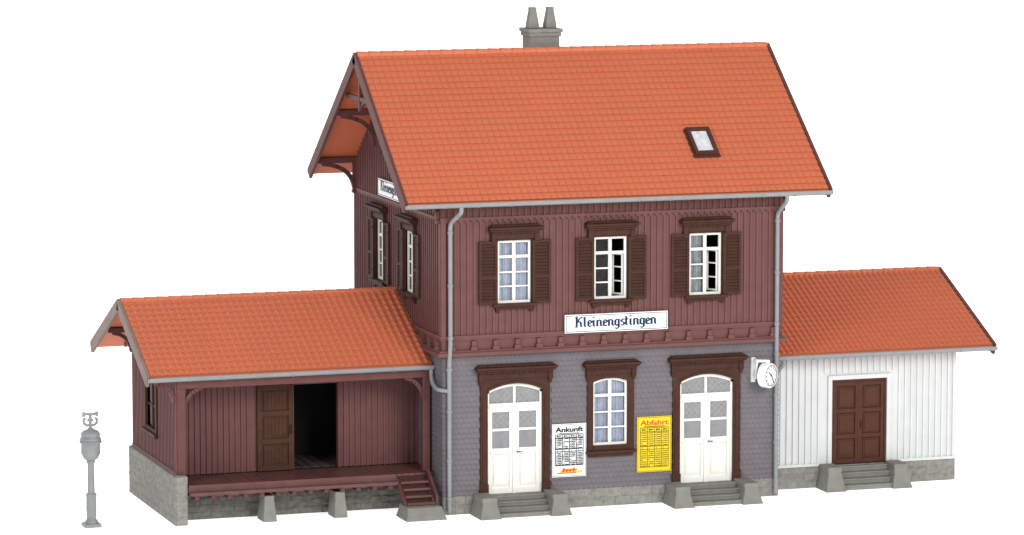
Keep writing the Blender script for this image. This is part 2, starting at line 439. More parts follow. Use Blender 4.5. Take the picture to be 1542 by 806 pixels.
# ------------------------------------------------------------------ lettering (heavy broken script)
GLY = {
 'K': (1.06, [[(.04,1.5),(.04,.1)], [(-.14,.04),(.14,.04)], [(-.14,1.38),(.04,1.48),(.20,1.42)], [(.10,.82),(.40,1.24),(.62,1.44),(.78,1.34)], [(.06,.78),(.46,.82),(.58,.62),(.58,.14),(.74,.06)]]),
 'l': (.48, [[(0,1.5),(0,.15),(.16,.04)]]),
 'e': (.68, [[(0,.82),(0,.16),(.16,.05),(.42,.14)], [(0,.82),(.2,.95),(.40,.80),(.40,.60)], [(.40,.60),(.04,.44)]]),
 'i': (.48, [[(0,.98),(0,.15),(.16,.04)], [(0,1.26),(0,1.44)]]),
 'n': (.82, [[(0,.98),(0,0)], [(.02,.80),(.26,.95),(.44,.82),(.44,.15),(.60,.04)]]),
 'g': (.76, [[(0,.82),(0,.16),(.16,.05),(.42,.16)], [(0,.82),(.2,.95),(.42,.86)], [(.44,.98),(.44,-.26),(.26,-.42),(0,-.34)]]),
 's': (.64, [[(.40,.88),(.2,.95),(.02,.80),(.04,.60),(.38,.42),(.38,.18),(.2,.04),(-.02,.12)]]),
 't': (.56, [[(0,1.34),(0,.15),(.16,.04)], [(-.16,.94),(.26,.94)]]),
}
def name_letters(T, uc, zb, width, xh, n, flip, parent):
    s = 'Kleinengstingen'; tot = sum(GLY[c][0] for c in s)-.15
    k = width/tot; m = MB(T); x = -tot/2; dn = 0
    for c in s:
        for st_ in GLY[c][1]:
            for (p, q) in zip(st_[:-1], st_[1:]):
                for vx, vz in ((.138, .02), (.0, .10)):
                    P = [(p[0]-vx, p[1]-vz), (p[0]+vx, p[1]+vz), (q[0]+vx, q[1]+vz), (q[0]-vx, q[1]-vz)]
                    if abs((q[0]-p[0])*vz-(q[1]-p[1])*vx) < 1e-4: continue
                    m.poly([(uc+flip*(x+a_)*k, zb+b_*xh) for a_, b_ in P], n, n+.004+dn); dn += .00003
        x += GLY[c][0]
    return m.build('lettering', INK, parent)
def text(s, T, uc, z, width, height, n, m_, parent, name, off=.02):
    cu = bpy.data.curves.new('t', 'FONT'); cu.body = s; cu.size = 1; cu.offset = off; cu.align_x = 'LEFT'; cu.extrude = 0
    ob = bpy.data.objects.new('t', cu); COL.objects.link(ob)
    dg = bpy.context.evaluated_depsgraph_get(); me = bpy.data.meshes.new_from_object(ob.evaluated_get(dg))
    xs = [v.co.x for v in me.vertices]; ys = [v.co.y for v in me.vertices]
    sx = width/(max(xs)-min(xs)); sy = height/(max(ys)-min(ys))
    mb = MB(T)
    mb.add([T(uc-width/2+(v.co.x-min(xs))*sx, z+(v.co.y-min(ys))*sy, n) for v in me.vertices], [tuple(p.vertices) for p in me.polygons])
    bpy.data.objects.remove(ob); bpy.data.curves.remove(cu)
    return mb.build(name, m_, parent, recalc=False)

# ================================================================== GROUND
g = MB(); X0, X1 = -160, 190
pr = [(-190, 0), (40, 0)]+[(40+30*math.sin(RAD(t)), 30-30*math.cos(RAD(t))) for t in range(10, 91, 10)]+[(70, 90)]
V = []
for y, z in pr: V += [(X0, y, z), (X1, y, z)]
g.add(V, [(2*i, 2*i+1, 2*i+3, 2*i+2) for i in range(len(pr)-1)])
gr = g.build('ground', GROUND, recalc=False, smooth=True); gr['kind'] = 'structure'; gr['label'] = 'plain white surface sweeping up into a white background'

# ================================================================== MAIN STATION
W, D = 10.17, 8.7
ZP, ZM, ZT = .53, 4.62, 9.0
EX0, EX1, EY, EZ, RY, RZ = -1.26, 11.43, -.68, 9.0, 4.35, 12.83
st = thing('station_building', (W/2, D/2, 0), 'tall two storey station with oxblood boarded upper floor, grey shingled ground floor and orange roof', 'building')
winX = (2.09, 4.98, 7.87); WZ0, WZ1 = 6.03, 7.80
dX = (2.12, 7.94); mX = 5.0
opsU = [(x-.5, x+.5, WZ0-.02, WZ1) for x in winX]
opsD = [(x-.82, x+.82, ZP, 3.72) for x in dX]+[(mX-.53, mX+.53, 1.77, 3.76)]
opsL = [(y-.5, y+.5, WZ0-.02, WZ1) for y in (2.95, 6.0)]
for T, u0, u1 in ((FR(0), -.02, W+.02), (LF(0), .0, D), (RT(W), .0, D)):
    m = MB(); stones(m, T, u0, u1, 0, ZP); m.build('plinth', STONE, st)
low = MB(); wall(low, FR(0), 0, W, ZP-.02, ZM, .25, opsD)
wall(low, LF(0), .25, D, ZP-.02, ZM, .25, []); wall(low, RT(W), .25, D, ZP-.02, ZM, .25, []); wall(low, BK(D), .25, W-.25, ZP-.02, ZM, .25, [])
lw = low.build('lower_wall', SLATE, st)
frm = [(x-1.02, x+1.02, ZP, 3.85) for x in dX]+[(mX-.66, mX+.66, 1.6, 3.88)]
m = MB(); scales(m, FR(0), .0, W, ZP, ZM, frm); scales(m, LF(0), 0.0, D, ZP, ZM, []); scales(m, RT(W), 0, D, ZP, ZM, [])
m.build('shingles', SLATE, lw, recalc=False)
nU = .05
up = MB(); wall(up, FR(-nU), -nU, W+nU, ZM, ZT, .25, opsU)
wall(up, LF(-nU), .2, D-.2, ZM, ZT, .25, opsL); wall(up, RT(W+nU), .2, D-.2, ZM, ZT, .25, []); wall(up, BK(D+nU), -nU, W+nU, ZM, ZT, .25, [])
slope = (RZ-EZ)/(RY-EY); under = lambda y: EZ-.15+(RY-EY-abs(y-RY))*slope
for T in (LF(-nU), RT(W+nU)):
    up.poly([(-nU, ZT), (D+nU, ZT), (D+nU, under(D+nU)), (RY, under(RY)), (-nU, under(-nU))], -.25, 0, T)
uw = up.build('upper_wall', RED, st)
m = MB()
battens(m, FR(-nU), -nU, W+nU, 5.15, ZT, [(x-.6, x+.6, WZ0-.2, WZ1+.1) for x in winX])
gb = [(y-.6, y+.6, WZ0-.2, WZ1+.1) for y in (2.95, 6.0)]
battens(m, LF(-nU), -nU, D+nU, 5.15, under, gb+[(3.6, 5.1, 9.6, 11.1)]); battens(m, RT(W+nU), -nU, D+nU, 5.15, under, [])
battens(m, BK(D+nU), -nU, W+nU, 5.15, ZT, [])
m.build('battens', RED, uw, recalc=True)
m = MB()
def ring(z0, z1, n):
    m.box(-n, W+n, z0, z1, -.02, n, FR(0)); m.box(-n, W+n, z0, z1, -.02, n, BK(D)); m.box(.021, D-.021, z0, z1, 0, n, LF(0)); m.box(.021, D-.021, z0, z1, 0, n, RT(W))
ring(ZM-.06, ZM+.04, .20); ring(ZM+.043, ZM+.10, .15); ring(5.06, 5.14, .115); ring(5.0, 5.057, .09)
for i in range(16):
    u = .22+(W-.44)*i/15
    m.box(u-.06, u+.06, ZM+.20, ZM+.36, .045, .15, FR(0)); m.box(u-.09, u+.09, ZM+.103, ZM+.198, .045, .17, FR(0))
for i in range(13):
    u = .22+(D-.44)*i/12
    for T in (LF(0), RT(W)): m.box(u-.06, u+.06, ZM+.20, ZM+.36, .045, .15, T); m.box(u-.09, u+.09, ZM+.103, ZM+.198, .045, .17, T)
m.build('belt_course', RED, uw)
m = MB()
ring(8.42, 8.50, .11)
for T, L_ in ((FR(0), W), (LF(0), D)):
    k = int(L_/.19)
    for i in range(k): m.box(.05+i*.19, .05+i*.19+.09, 8.36, 8.418, .04, .10, T)
for T, u in ((FR(0), -.02), (FR(0), W+.02), (LF(0), -.0), (LF(0), D)):
    m.box(u-.07, u+.07, 5.141, 8.419, .05, .105, T)
m.build('frieze_board', RED, uw)
T = FR(-nU)
upper_window(st, T, winX[0], WZ0, WZ1, CURT)
upper_window(st, T, winX[1], WZ0, WZ1, PALEC, lambda f: f < .10, openr=True)
upper_window(st, T, winX[2], WZ0, WZ1, PALEC, lambda f: f < .44, openr=True)
T = LF(-nU)
for y in (2.95, 6.0): upper_window(st, T, y, WZ0, WZ1, PALEC)
T = LF(-nU)
gw = MB(T).box(3.65, 5.05, 9.62, 9.75, 0, .12).box(3.65, 3.78, 9.753, 11.0, 0, .08).box(4.92, 5.05, 9.753, 11.0, 0, .08).box(3.783, 4.917, 10.87, 11.0, 0, .08).build('window', BROWN, st)
MB(T).box(3.78, 4.92, 9.75, 10.87, .002, .01).build('pane', DARKG, gw)
MB(T).box(4.31, 4.39, 9.75, 10.87, .01, .05).box(3.78, 4.309, 10.3, 10.36, .01, .045).box(4.391, 4.92, 10.3, 10.36, .01, .045).build('sash', CREAM, gw)
shutter(T, 3.05, 3.64, 9.75, 10.95, gw); shutter(T, 5.06, 5.65, 9.75, 10.95, gw)
T = FR(0)
w_ = .53
m = MB(T); z0, z1 = 1.77, 3.72; b = .18
m.box(mX-w_-b, mX-w_, z0-.14, z1+.10, -.08, .075); m.box(mX+w_, mX+w_+b, z0-.14, z1+.10, -.08, .075)
k = 10
for i in range(k):
    xa, xb = mX-w_+2*w_*i/k, mX-w_+2*w_*(i+1)/k
    f = lambda x: z1-.10*((x-mX)/w_)**2
    m.poly([(xa, f(xa)), (xb, f(xb)), (xb, z1+.10), (xa, z1+.10)], -.08, .075)
win = m.build('window', BROWN, st)
s = MB(T).box(mX-w_-b-.05, mX+w_+b+.05, z0-.22, z0-.143, -.05, .19).box(mX-w_-b+.04, mX+w_+b-.04, z0-.32, z0-.223, 0, .11).box(mX-w_, mX+w_, z0-.14, z0, -.1, .09); s.build('sill', BROWN, win, bevel=.01)
sash(T, mX-w_, mX+w_, z0, z1, 4, .10, 'sash', win); MB(T).box(mX-w_+.05, mX+w_-.05, z0+.05, z1-.14, -.075, -.068).build('pane', GL, win)
curtain(T, mX-w_, mX+w_, z0, z1, -.17, CURT, win); hood(T, mX, z1+.105, 1.72, win)
for x in dX: station_door(st, T, x, ZP)
MB().wbox(.26, W-.26, .26, D-.26, 4.5, 4.6).build('floor_slab', DARKI, st)
MB().wbox(.3, W-.3, 1.6, 1.7, 4.61, 8.8).build('dark_backing', DARKI, st)  # black panel added behind the upper windows to make them read dark
roof, TF, TB, S = make_roof(st, EX0, EX1, EY, EZ, RY, RZ, 24, .2, 'flat', DRED, DRED)
def ray(px, py): return (Fv+Rv*((px-CX)/FPX)+Uv*((CY-py)/FPX))
n_ = Vector((0, -(RZ-EZ), RY-EY)).normalized(); P0 = Vector((EX0, EY, EZ)); d_ = ray(1056, 217); tt = (P0-CAM).dot(n_)/d_.dot(n_); H = CAM+d_*tt
SU = round(H.x-EX0, 2); SV = round((H-P0).dot(Vector((0, RY-EY, RZ-EZ)).normalized()), 2)
m = MB(TF); hw, hh = .36, .56
m.box(SU-hw, SU-hw+.11, SV-hh, SV+hh, .0, .17); m.box(SU+hw-.11, SU+hw, SV-hh, SV+hh, 0, .17); m.box(SU-hw+.11, SU+hw-.11, SV-hh, SV-hh+.12, 0, .17); m.box(SU-hw+.11, SU+hw-.11, SV+hh-.12, SV+hh, 0, .17)
m.box(SU-hw-.05, SU+hw+.05, SV-hh-.06, SV+hh+.04, .0, .075)
sk = m.build('skylight', DOORBR, st, bevel=.012)
MB(TF).box(SU-hw+.11, SU+hw-.11, SV-hh+.12, SV+hh-.12, .08, .10).build('pane', FROST, sk)
# chimney
cx, cy, dz = 4.66, 5.25, .10
m = MB(); m.wbox(cx-.45, cx+.45, cy-.39, cy+.39, 11.6, 13.08+dz); m.wbox(cx-.53, cx+.53, cy-.47, cy+.47, 13.203+dz, 13.31+dz); m.wbox(cx-.49, cx+.49, cy-.43, cy+.43, 13.083+dz, 13.2+dz)
ch = m.build('chimney', STEP, st, bevel=.015)
for q in (-1, 1):
    xx = cx+q*.27; p = MB(); P = []
    for hx, z in ((.17, 13.31+dz), (.165, 13.42+dz), (.10, 13.86+dz), (.115, 13.93+dz)):
        P.append([(xx-hx, cy-hx, z), (xx+hx, cy-hx, z), (xx+hx, cy+hx, z), (xx-hx, cy+hx, z)])
    p.add(sum(P, []), [(0,1,2,3), (12,13,14,15)]+[(4*i+j, 4*i+(j+1) % 4, 4*i+4+(j+1) % 4, 4*i+4+j) for i in range(3) for j in range(4)])
    p.build('chimney_pot', STEP, ch, bevel=.03)
def curved_brace(m, p0, pc, p1, w, h, k=7):
    p0, pc, p1 = map(Vector, (p0, pc, p1)); L = []
    for i in range(k+1):
        t = i/k; L.append(p0*(1-t)**2+pc*2*t*(1-t)+p1*t*t)
    for A, B in zip(L[:-1], L[1:]): m.bar(A, B+(B-A)*.15, w, h)
def gable_timbers(root, xw, xe, ys, underf, ridge, drop=.9):
    q = 1 if xe > xw else -1
    for y in ys:
        z = underf(y)-.09
        m = MB(); m.bar((xw, y, z), (xe, y, z), .15, .17)
        if abs(y-ridge) > .3:
            m.bar((xw+q*.06, y, z-.08), (xw+q*.06, y, z-drop), .13, .11)
            curved_brace(m, (xw+q*.08, y, z-drop+.05), (xw+q*.15, y, z-.2), (xe-q*.15, y, z-.10), .11, .13)
            m.box(y-.09, y+.09, z-drop-.1, z-drop, 0, .14, LF(xw) if q < 0 else RT(xw))
        m.build('purlin_bracket', DRED, root)
    m = MB(); zc = underf(ridge)-1.15; half = 1.15/slope
    m.bar((xe-q*.1, ridge-half*.92, zc), (xe-q*.1, ridge+half*.92, zc), .10, .13)
    m.bar((xe-q*.1, ridge, underf(ridge)), (xe-q*.1, ridge, zc-.35), .12, .12)
    for s in (-1, 1): curved_brace(m, (xe-q*.1, ridge+s*.06, zc-.3), (xe-q*.1, ridge+s*.15, zc-.05), (xe-q*.1, ridge+s*half*.55, zc-.02), .07, .09)
    m.build('gable_truss', DRED, root)
gable_timbers(st, -nU, EX0+.02, (.08, 2.2, RY, 6.5, D-.08), under, RY)
gable_timbers(st, W+nU, EX1-.02, (.08, RY, D-.08), under, RY)
for i in range(18):
    x = .1+(W-.2)*i/17
    MB().bar((x, -.04, under(-.04)-.05), (x, EY+.05, under(EY+.05)-.03), .09, .11).build('rafter_tail', DRED, roof)
def pipe(root, pts, r=.07, collars=(), m_=ZINC):
    P = [Vector(p) for p in pts]; Q = [P[0]]
    for i in range(1, len(P)-1):
        A, B, C_ = P[i-1], P[i], P[i+1]; rr = min(.16, (A-B).length*.45, (C_-B).length*.45)
        s0 = B+(A-B).normalized()*rr; s1 = B+(C_-B).normalized()*rr
        for j in range(6):
            t = j/5; Q.append(s0*(1-t)**2+B*2*t*(1-t)+s1*t*t)
    Q.append(P[-1])
    m = MB().tube(Q, r, 14)
    for x, y, z in collars: m.lathe((x, y, z-.04), [(r+.02, 0), (r+.02, .07)], 14)
    return m.build('downpipe', m_, root, smooth=True)
pipe(st, [(.30, EY-.10, 8.9), (.30, EY-.10, 8.72), (.15, -.2, 8.35), (.15, -.2, 4.9), (.13, -.15, 4.4), (.13, -.15, .1)], .062, collars=[(.15, -.2, z) for z in (8.1, 6.6, 5.1)]+[(.13, -.15, z) for z in (4.2, 3.0, 1.6, .5)])
pipe(st, [(10.1, EY-.10, 8.9), (10.1, EY-.10, 8.72), (W-.13, -.2, 8.3), (W-.13, -.2, 4.9), (W-.11, -.15, 4.4), (W-.11, -.15, .1)], .062, collars=[(W-.13, -.2, z) for z in (8.1, 6.6, 5.1)]+[(W-.11, -.15, z) for z in (4.2, 3.0, 1.6, .5)])

# ================================================================== FREIGHT SHED (left)
sx0, sy0, sy1, wy = -7.5, 1.0, 6.35, 2.4
sE, sEZ, sR, sRZ = .88, 4.22, 4.45, 5.92
ssl = (sRZ-sEZ)/(sR-sE); sund = lambda y: sEZ-.15+(sR-sE-abs(y-sR))*ssl
DZ = 1.12
sh = thing('freight_shed', (-3.75, 3.6, 0), 'low oxblood boarded goods shed with orange roof, open doorway and raised loading deck', 'building')
m = MB(); stones(m, LF(-7.6), .75, 6.45, 0, 1.38); stones(m, FR(.76), -7.6, -7.28, 0, 1.38, .25)
m.box(-7.59, -7.29, 1.372, 1.40, -5.6, .0, FR(.78)); m.build('plinth', STONE, sh)
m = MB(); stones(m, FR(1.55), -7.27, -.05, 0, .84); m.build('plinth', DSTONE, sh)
m = MB()
wo = (3.35, 4.55, 2.30, 3.62)
wall(m, LF(sx0), sy0, sy1, 1.401, 4.08, .2, [wo]); m.poly([(sy0, 4.08), (sy1, 4.08), (sy1, sund(sy1)), (sR, sund(sR)), (sy0+.02, sund(sy0+.02))], -.2, 0, LF(sx0))
do = (-3.77, -2.42, DZ+.02, 3.58)
wall(m, FR(wy), sx0+.2, -.03, DZ+.02, 4.75, .15, [do]); wall(m, BK(sy1), sx0+.2, -.03, 1.1, sund(sy1), .15, [])
sw = m.build('wall', RED, sh)
MB().wbox(sx0+.25, -.06, 4.6, 4.7, DZ+.035, 5.2).build('dark_backing', DARKI, sh)  # two black panels added inside to darken the open doorway
MB().wbox(-1.2, -1.1, 2.56, 4.59, DZ+.035, 4.6).build('dark_backing', DARKI, sh)
m = MB(); battens(m, LF(sx0), sy0, sy1, 1.401, sund, [(wo[0]-.15, wo[1]+.15, wo[2]-.15, wo[3]+.15)], .17)
battens(m, FR(wy), sx0+.2, -.03, DZ+.02, 4.7, [(-4.95, -2.3, DZ, 3.75)], .17)
m.box(sy0-.02, sy1, 1.402, 1.47, .0, .06, LF(sx0)); m.build('battens', RED, sw)
sw2 = MB(LF(sx0)).box(wo[0]-.15, wo[0], wo[2]-.1, wo[3]+.15, -.1, .08).box(wo[1], wo[1]+.15, wo[2]-.1, wo[3]+.15, -.1, .08).box(wo[0]+.001, wo[1]-.001, wo[3], wo[3]+.15, -.1, .08).box(wo[0]-.22, wo[1]+.22, wo[2]-.2, wo[2]-.101, -.1, .15).box(wo[0], wo[1], wo[2]-.1, wo[2], -.1, .07).build('window', SHEDBR, sh)
MB(LF(sx0)).box(wo[0], wo[1], wo[2], wo[3], -.08, -.07).build('pane', DARKG, sw2)
c = (wo[0]+wo[1])/2
MB(LF(sx0)).box(c-.04, c+.04, wo[2], wo[3], -.07, .02).box(wo[0], c-.041, 2.9, 2.96, -.07, .0).box(c+.041, wo[1], 2.9, 2.96, -.07, .0).build('sash', SHEDBR, sw2)
m = MB(); m.wbox(sx0-.0, sx0+.24, .955, 1.20, 1.402, 3.84); m.build('corner_post', DRED, sh, bevel=.015)
m = MB(); m.wbox(-.32, -.10, .955, 1.17, DZ, 3.84); m.build('corner_post', DRED, sh, bevel=.015)
m = MB(); m.wbox(sx0, -.05, .95, 1.16, 3.842, 4.05); m.build('header_beam', DRED, sh)
m = MB(); curved_brace(m, (sx0+.22, 1.07, 3.3), (sx0+.3, 1.07, 3.72), (sx0+.72, 1.07, 3.84), .11, .11); m.build('brace', DRED, sh)
m = MB(); curved_brace(m, (-.3, 1.07, 3.3), (-.38, 1.07, 3.72), (-.82, 1.07, 3.84), .11, .11); m.build('brace', DRED, sh)
m = MB(FR(wy)); m.box(-4.9, -2.32, 3.63, 3.80, .0, .14); m.build('door_rail', DRED, sh)
m = MB(FR(wy)); d0, d1 = -4.84, -3.79
m.box(d0, d1, DZ+.03, 3.62, .02, .06)
m.box(d0, d0+.13, DZ+.03, 3.62, .06, .12); m.box(d1-.13, d1, DZ+.03, 3.62, .06, .12)
for zz in (DZ+.03, 1.92, 2.72, 3.48): m.box(d0+.131, d1-.131, zz, zz+.14, .06, .115)
for A, B in ((DZ+.22, 1.87), (2.11, 2.67), (2.91, 3.43)):
    m.box(d0+.19, d1-.19, A, B, .06, .085)
    for i in range(6): x = d0+.21+i*.108; m.box(x, x+.085, A+.03, B-.03, .085, .097)
dd = m.build('door', SHEDBR, sh); MB(FR(wy)).box(d1-.1, d1-.04, 2.2, 2.45, .12, .15).build('handle', BLACK, dd)
m = MB(FR(wy)).box(-3.785, -3.74, DZ+.021, 3.6, -.15, .03); m.build('door_jamb', DRED, sh)
m = MB(FR(wy)).box(-2.44, -2.32, DZ+.021, 3.62, -.15, .05); m.build('door_jamb', DRED, sh)
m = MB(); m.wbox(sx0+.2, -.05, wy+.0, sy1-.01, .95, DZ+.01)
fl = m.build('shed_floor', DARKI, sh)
m = MB()
for i in range(24): m.wbox(sx0+.3+i*.29, sx0+.3+i*.29+.25, wy+.16, sy1-.2, DZ+.0105, DZ+.03)
m.build('floor_boards', mat('grey_boards', (.07, .053, .049), .6), fl)
m = MB(); nP = 38; x = sx0+.245; dw = (-.02-x)/nP
for i in range(nP): m.wbox(x+i*dw+.006, x+(i+1)*dw-.006, .78, wy-.045, DZ-.06+random.uniform(-.004, .004), DZ+random.uniform(-.004, .004))
dk = m.build('loading_deck', DECK, sh)
m = MB(); m.wbox(sx0+.25, -1.2, .70, .775, .93, DZ+.012); m.wbox(sx0+.25, -.05, .82, 2.3, .95, 1.055)
m.wbox(sx0+.25, -1.2, .48, .698, .86, .95); m.build('deck_edge', DECK, dk)
for i in range(13):
    x = sx0+.45+i*.47; MB().wbox(x-.06, x+.06, .54, 1.5, .74, .857).build('joist', DRED, dk)
for x in (-4.95, -2.88):
    m = MB(); V = []
    for hx, y0_, y1_, z in ((.20, .50, 1.2, 0), (.14, .58, 1.2, .62), (.14, .58, 1.2, .735)):
        V += [(x-hx, y0_, z), (x+hx, y0_, z), (x+hx, y1_, z), (x-hx, y1_, z)]
    m.add(V, [(0,1,2,3), (8,9,10,11)]+[(4*i+j, 4*i+(j+1) % 4, 4*i+4+(j+1) % 4, 4*i+4+j) for i in range(2) for j in range(4)])
    m.build('pier', STEP, sh, bevel=.02)
sroof, sTF, sTB, sS = make_roof(sh, -8.30, -.06, sE, sEZ, sR, sRZ, 14, .205, 'pan', TAUPE, None, gx1=-.06)
for y in (sy0+.08, sR, sy1-.08):
    z = sund(y)-.08; m = MB(); m.bar((sx0, y, z), (-8.24, y, z), .13, .14)
    if y != sR: curved_brace(m, (sx0-.06, y, z-.65), (sx0-.12, y, z-.15), (-8.1, y, z-.08), .10, .11)
    m.build('purlin_bracket', DRED, sh)
m = MB(); curved_brace(m, (sx0+.1, sy1+.04, sund(sy1)-.8), (sx0+.1, sy1+.25, sund(sy1)-.35), (sx0+.1, 7.7, sund(7.7)-.05), .1, .12); m.build('brace', DRED, sh)
pipe(sh, [(-.12, sE-.10, 4.12), (-.12, sE-.10, 3.95), (-.16, .55, 3.72), (-.16, .2, 3.62), (-.12, -.02, 3.6), (.10, -.13, 3.58)], r=.06)

# timber stair and its block
ts = thing('timber_stair', (-.7, .3, 0), 'short oxblood timber stair up to the loading deck, beside the station corner', 'stair')
for i in range(4):
    z = DZ-.17*(i+1)-.0; y = .70-.21*i
    MB().wbox(-1.12, -.30, y-.27, y+.02, z-.065, z).build('tread', DECK, ts)
    MB().wbox(-1.10, -.32, y+.022, y+.04, z-.06, z+.10).build('gap_shade_riser', BROWN, ts)  # set back and coloured dark, painting the shade of gaps between treads
m = MB(RT(-1.16)); m.poly([(.69, DZ-.12), (.69, DZ-.40), (-.16, .36), (-.16, .44)], -.03, .03); m.build('stringer', DRED, ts)
m = MB(RT(-.26)); m.poly([(.69, DZ+.14), (.69, DZ-.28), (-.22, .36), (-.22, .62)], -.035, .035); m.build('stringer', DRED, ts)
sb = MB(); V = []
for x0_, x1_, y0_, y1_, z in ((-1.32, -.10, -.72, .35, 0), (-1.27, -.15, -.66, .35, .12), (-1.20, -.2, -.48, .35, .355)):
    V += [(x0_, y0_, z), (x1_, y0_, z), (x1_, y1_, z), (x0_, y1_, z)]
sb.add(V, [(0,1,2,3), (8,9,10,11)]+[(4*i+j, 4*i+(j+1) % 4, 4*i+4+(j+1) % 4, 4*i+4+j) for i in range(2) for j in range(4)])
o = sb.build('stone_block', STEP, origin=(-.7, -.2, 0), bevel=.025); o['label'] = 'grey sloping stone block at the foot of the oxblood timber stair'; o['category'] = 'stone block'

# ================================================================== ANNEX (right)
ax0, ax1, ay0, ay1 = W+.06, 16.15, .9, 7.9
aE, aEZ, aR, aRZ = .32, 4.07, 4.4, 5.86
asl = (aRZ-aEZ)/(aR-aE); aund = lambda y: aEZ-.15+(aR-aE-abs(y-aR))*asl
an = thing('annex_building', (13.1, 4.4, 0), 'low annex with white vertical boards, brown double door and small orange roof', 'building')
m = MB(); stones(m, FR(ay0), ax0, ax1+.04, 0, .64); stones(m, RT(ax1), ay0+.02, ay1, 0, .64); m.build('plinth', STONE, an)
ado = (12.22, 13.96, .64, 3.18)
m = MB(); zt = aund(ay0)
wall(m, FR(ay0), ax0, ax1, .64, zt, .2, [ado]); wall(m, RT(ax1), ay0+.2, ay1-.2, .64, zt, .2, []); wall(m, BK(ay1), ax0, ax1, .64, zt, .2, [])
m.poly([(ay0, zt), (ay1, zt), (aR, aund(aR))], -.2, 0, RT(ax1)); aw = m.build('wall', WHITEB, an)
m = MB(); battens(m, FR(ay0), ax0, ax1, .70, zt, [(ado[0]-.2, ado[1]+.2, .6, ado[3]+.2)], .2, .065, -.01, .05); battens(m, RT(ax1), ay0, ay1, .70, aund, [], .2, .065, -.01, .05)
m.box(ax0, ado[0]-.17, .642, .72, 0, .06, FR(ay0)); m.box(ado[1]+.17, ax1+.05, .642, .72, 0, .06, FR(ay0)); m.build('battens', WHITEB, aw)
m = MB(FR(ay0)); m.box(ado[0]-.13, ado[0], .66, ado[3]+.13, -.1, .08); m.box(ado[1], ado[1]+.13, .66, ado[3]+.13, -.1, .08); m.box(ado[0], ado[1], ado[3], ado[3]+.13, -.1, .08)
m.build('door_frame', WHITEB, an, bevel=.012)
m = MB(FR(ay0)); c = (ado[0]+ado[1])/2
m.box(ado[0], ado[1], .66, ado[3], -.1, -.04)
m.box(ado[0]+.001, ado[0]+.07, .66, ado[3]-.001, -.04, .04); m.box(ado[1]-.07, ado[1]-.001, .66, ado[3]-.001, -.04, .04); m.box(ado[0]+.071, ado[1]-.071, ado[3]-.07, ado[3]-.002, -.04, .04)
for q in (0, 1):
    x0_, x1_ = (ado[0]+.075, c-.012) if q == 0 else (c+.012, ado[1]-.075)
    m.box(x0_, x0_+.10, .67, ado[3]-.08, -.04, .02); m.box(x1_-.10, x1_, .67, ado[3]-.08, -.04, .02)
    for A, B in ((.67, .80), (1.42, 1.54), (2.18, 2.30), (2.98, 3.10)): m.box(x0_+.101, x1_-.101, A, B, -.04, .02)
    for A, B in ((.80, 1.42), (1.54, 2.18), (2.30, 2.98)):
        m.box(x0_+.14, x1_-.14, A+.04, B-.04, -.04, -.015); m.box(x0_+.19, x1_-.19, A+.09, B-.09, -.015, .005)
m.box(c-.03, c+.03, .67, ado[3]-.08, .02, .035)
ad = m.build('door', DOORBR, an, bevel=.008); MB(FR(ay0)).box(c+.05, c+.10, 1.7, 1.9, .02, .06).build('handle', BROWN, ad)
aroof, aTF, aTB, aS = make_roof(an, ax0+.005, 17.12, aE, aEZ, aR, aRZ, 17, .17, 'pan', None, DRED, gx0=ax0+.01)
for y in (ay0+.08, aR, ay1-.08):
    z = aund(y)-.08; m = MB(); m.bar((ax1, y, z), (17.08, y, z), .13, .14); m.build('purlin', DRED, an)
pipe(an, [(ax0+.2, aE-.10, 3.98), (ax0+.2, aE-.10, 3.82), (ax0+.05, .1, 3.72), (W-.04, -.12, 3.68)], r=.06)

# ================================================================== STONE STEPS
def steps(u0, u1, wallY, top, front, label):
    t = thing('stone_steps', ((u0+u1)/2, (front+wallY)/2, 0), label, 'steps', 'grey stone steps at the doors')
    n = 4; dep = (wallY-.09-front-.12)/n
    m = MB()
    for i in range(n):
        z = top*(i+1)/n-.01; y = front+.12+dep*i
        m.wbox(u0+.3, u1-.3, y, wallY-.10, top*i/n if i == 0 else top*i/n-.009, z)
        m.wbox(u0+.3, u1-.3, y-.025, y+.02, z-.045, z+.002)
    m.build('flight', STEP, t, bevel=.01)
    for q, (x0_, x1_) in enumerate(((u0, u0+.62), (u1-.62, u1))):
        c = (x0_+x1_)/2+(.03 if q else -.03); m = MB(); V = []
        for hx, y0_, y1_, z in ((.32, front-.06, wallY-.09, 0), (.29, front-.01, wallY-.09, .10), (.20, front+.10, wallY-.09, top-.08), (.22, front+.08, wallY-.09, top-.05), (.22, front+.10, wallY-.09, top+.07)):
            V += [(c-hx, y0_, z), (c+hx, y0_, z), (c+hx, y1_, z), (c-hx, y1_, z)]
        m.add(V, [(0,1,2,3), (16,17,18,19)]+[(4*i+j, 4*i+(j+1) % 4, 4*i+4+(j+1) % 4, 4*i+4+j) for i in range(4) for j in range(4)])
        m.build('cheek_block', STEP, t, bevel=.03)
steps(2.12-1.33, 2.12+1.33, 0, ZP, -1.08, 'grey stone steps below the cream door between timber stair and white timetable')
steps(7.94-1.33, 7.94+1.33, 0, ZP, -1.08, 'grey stone steps below the cream door beside the yellow timetable and clock')
steps(13.08-1.33, 13.08+1.33, ay0, .64, -.0, 'grey stone steps below the brown door of the white annex')

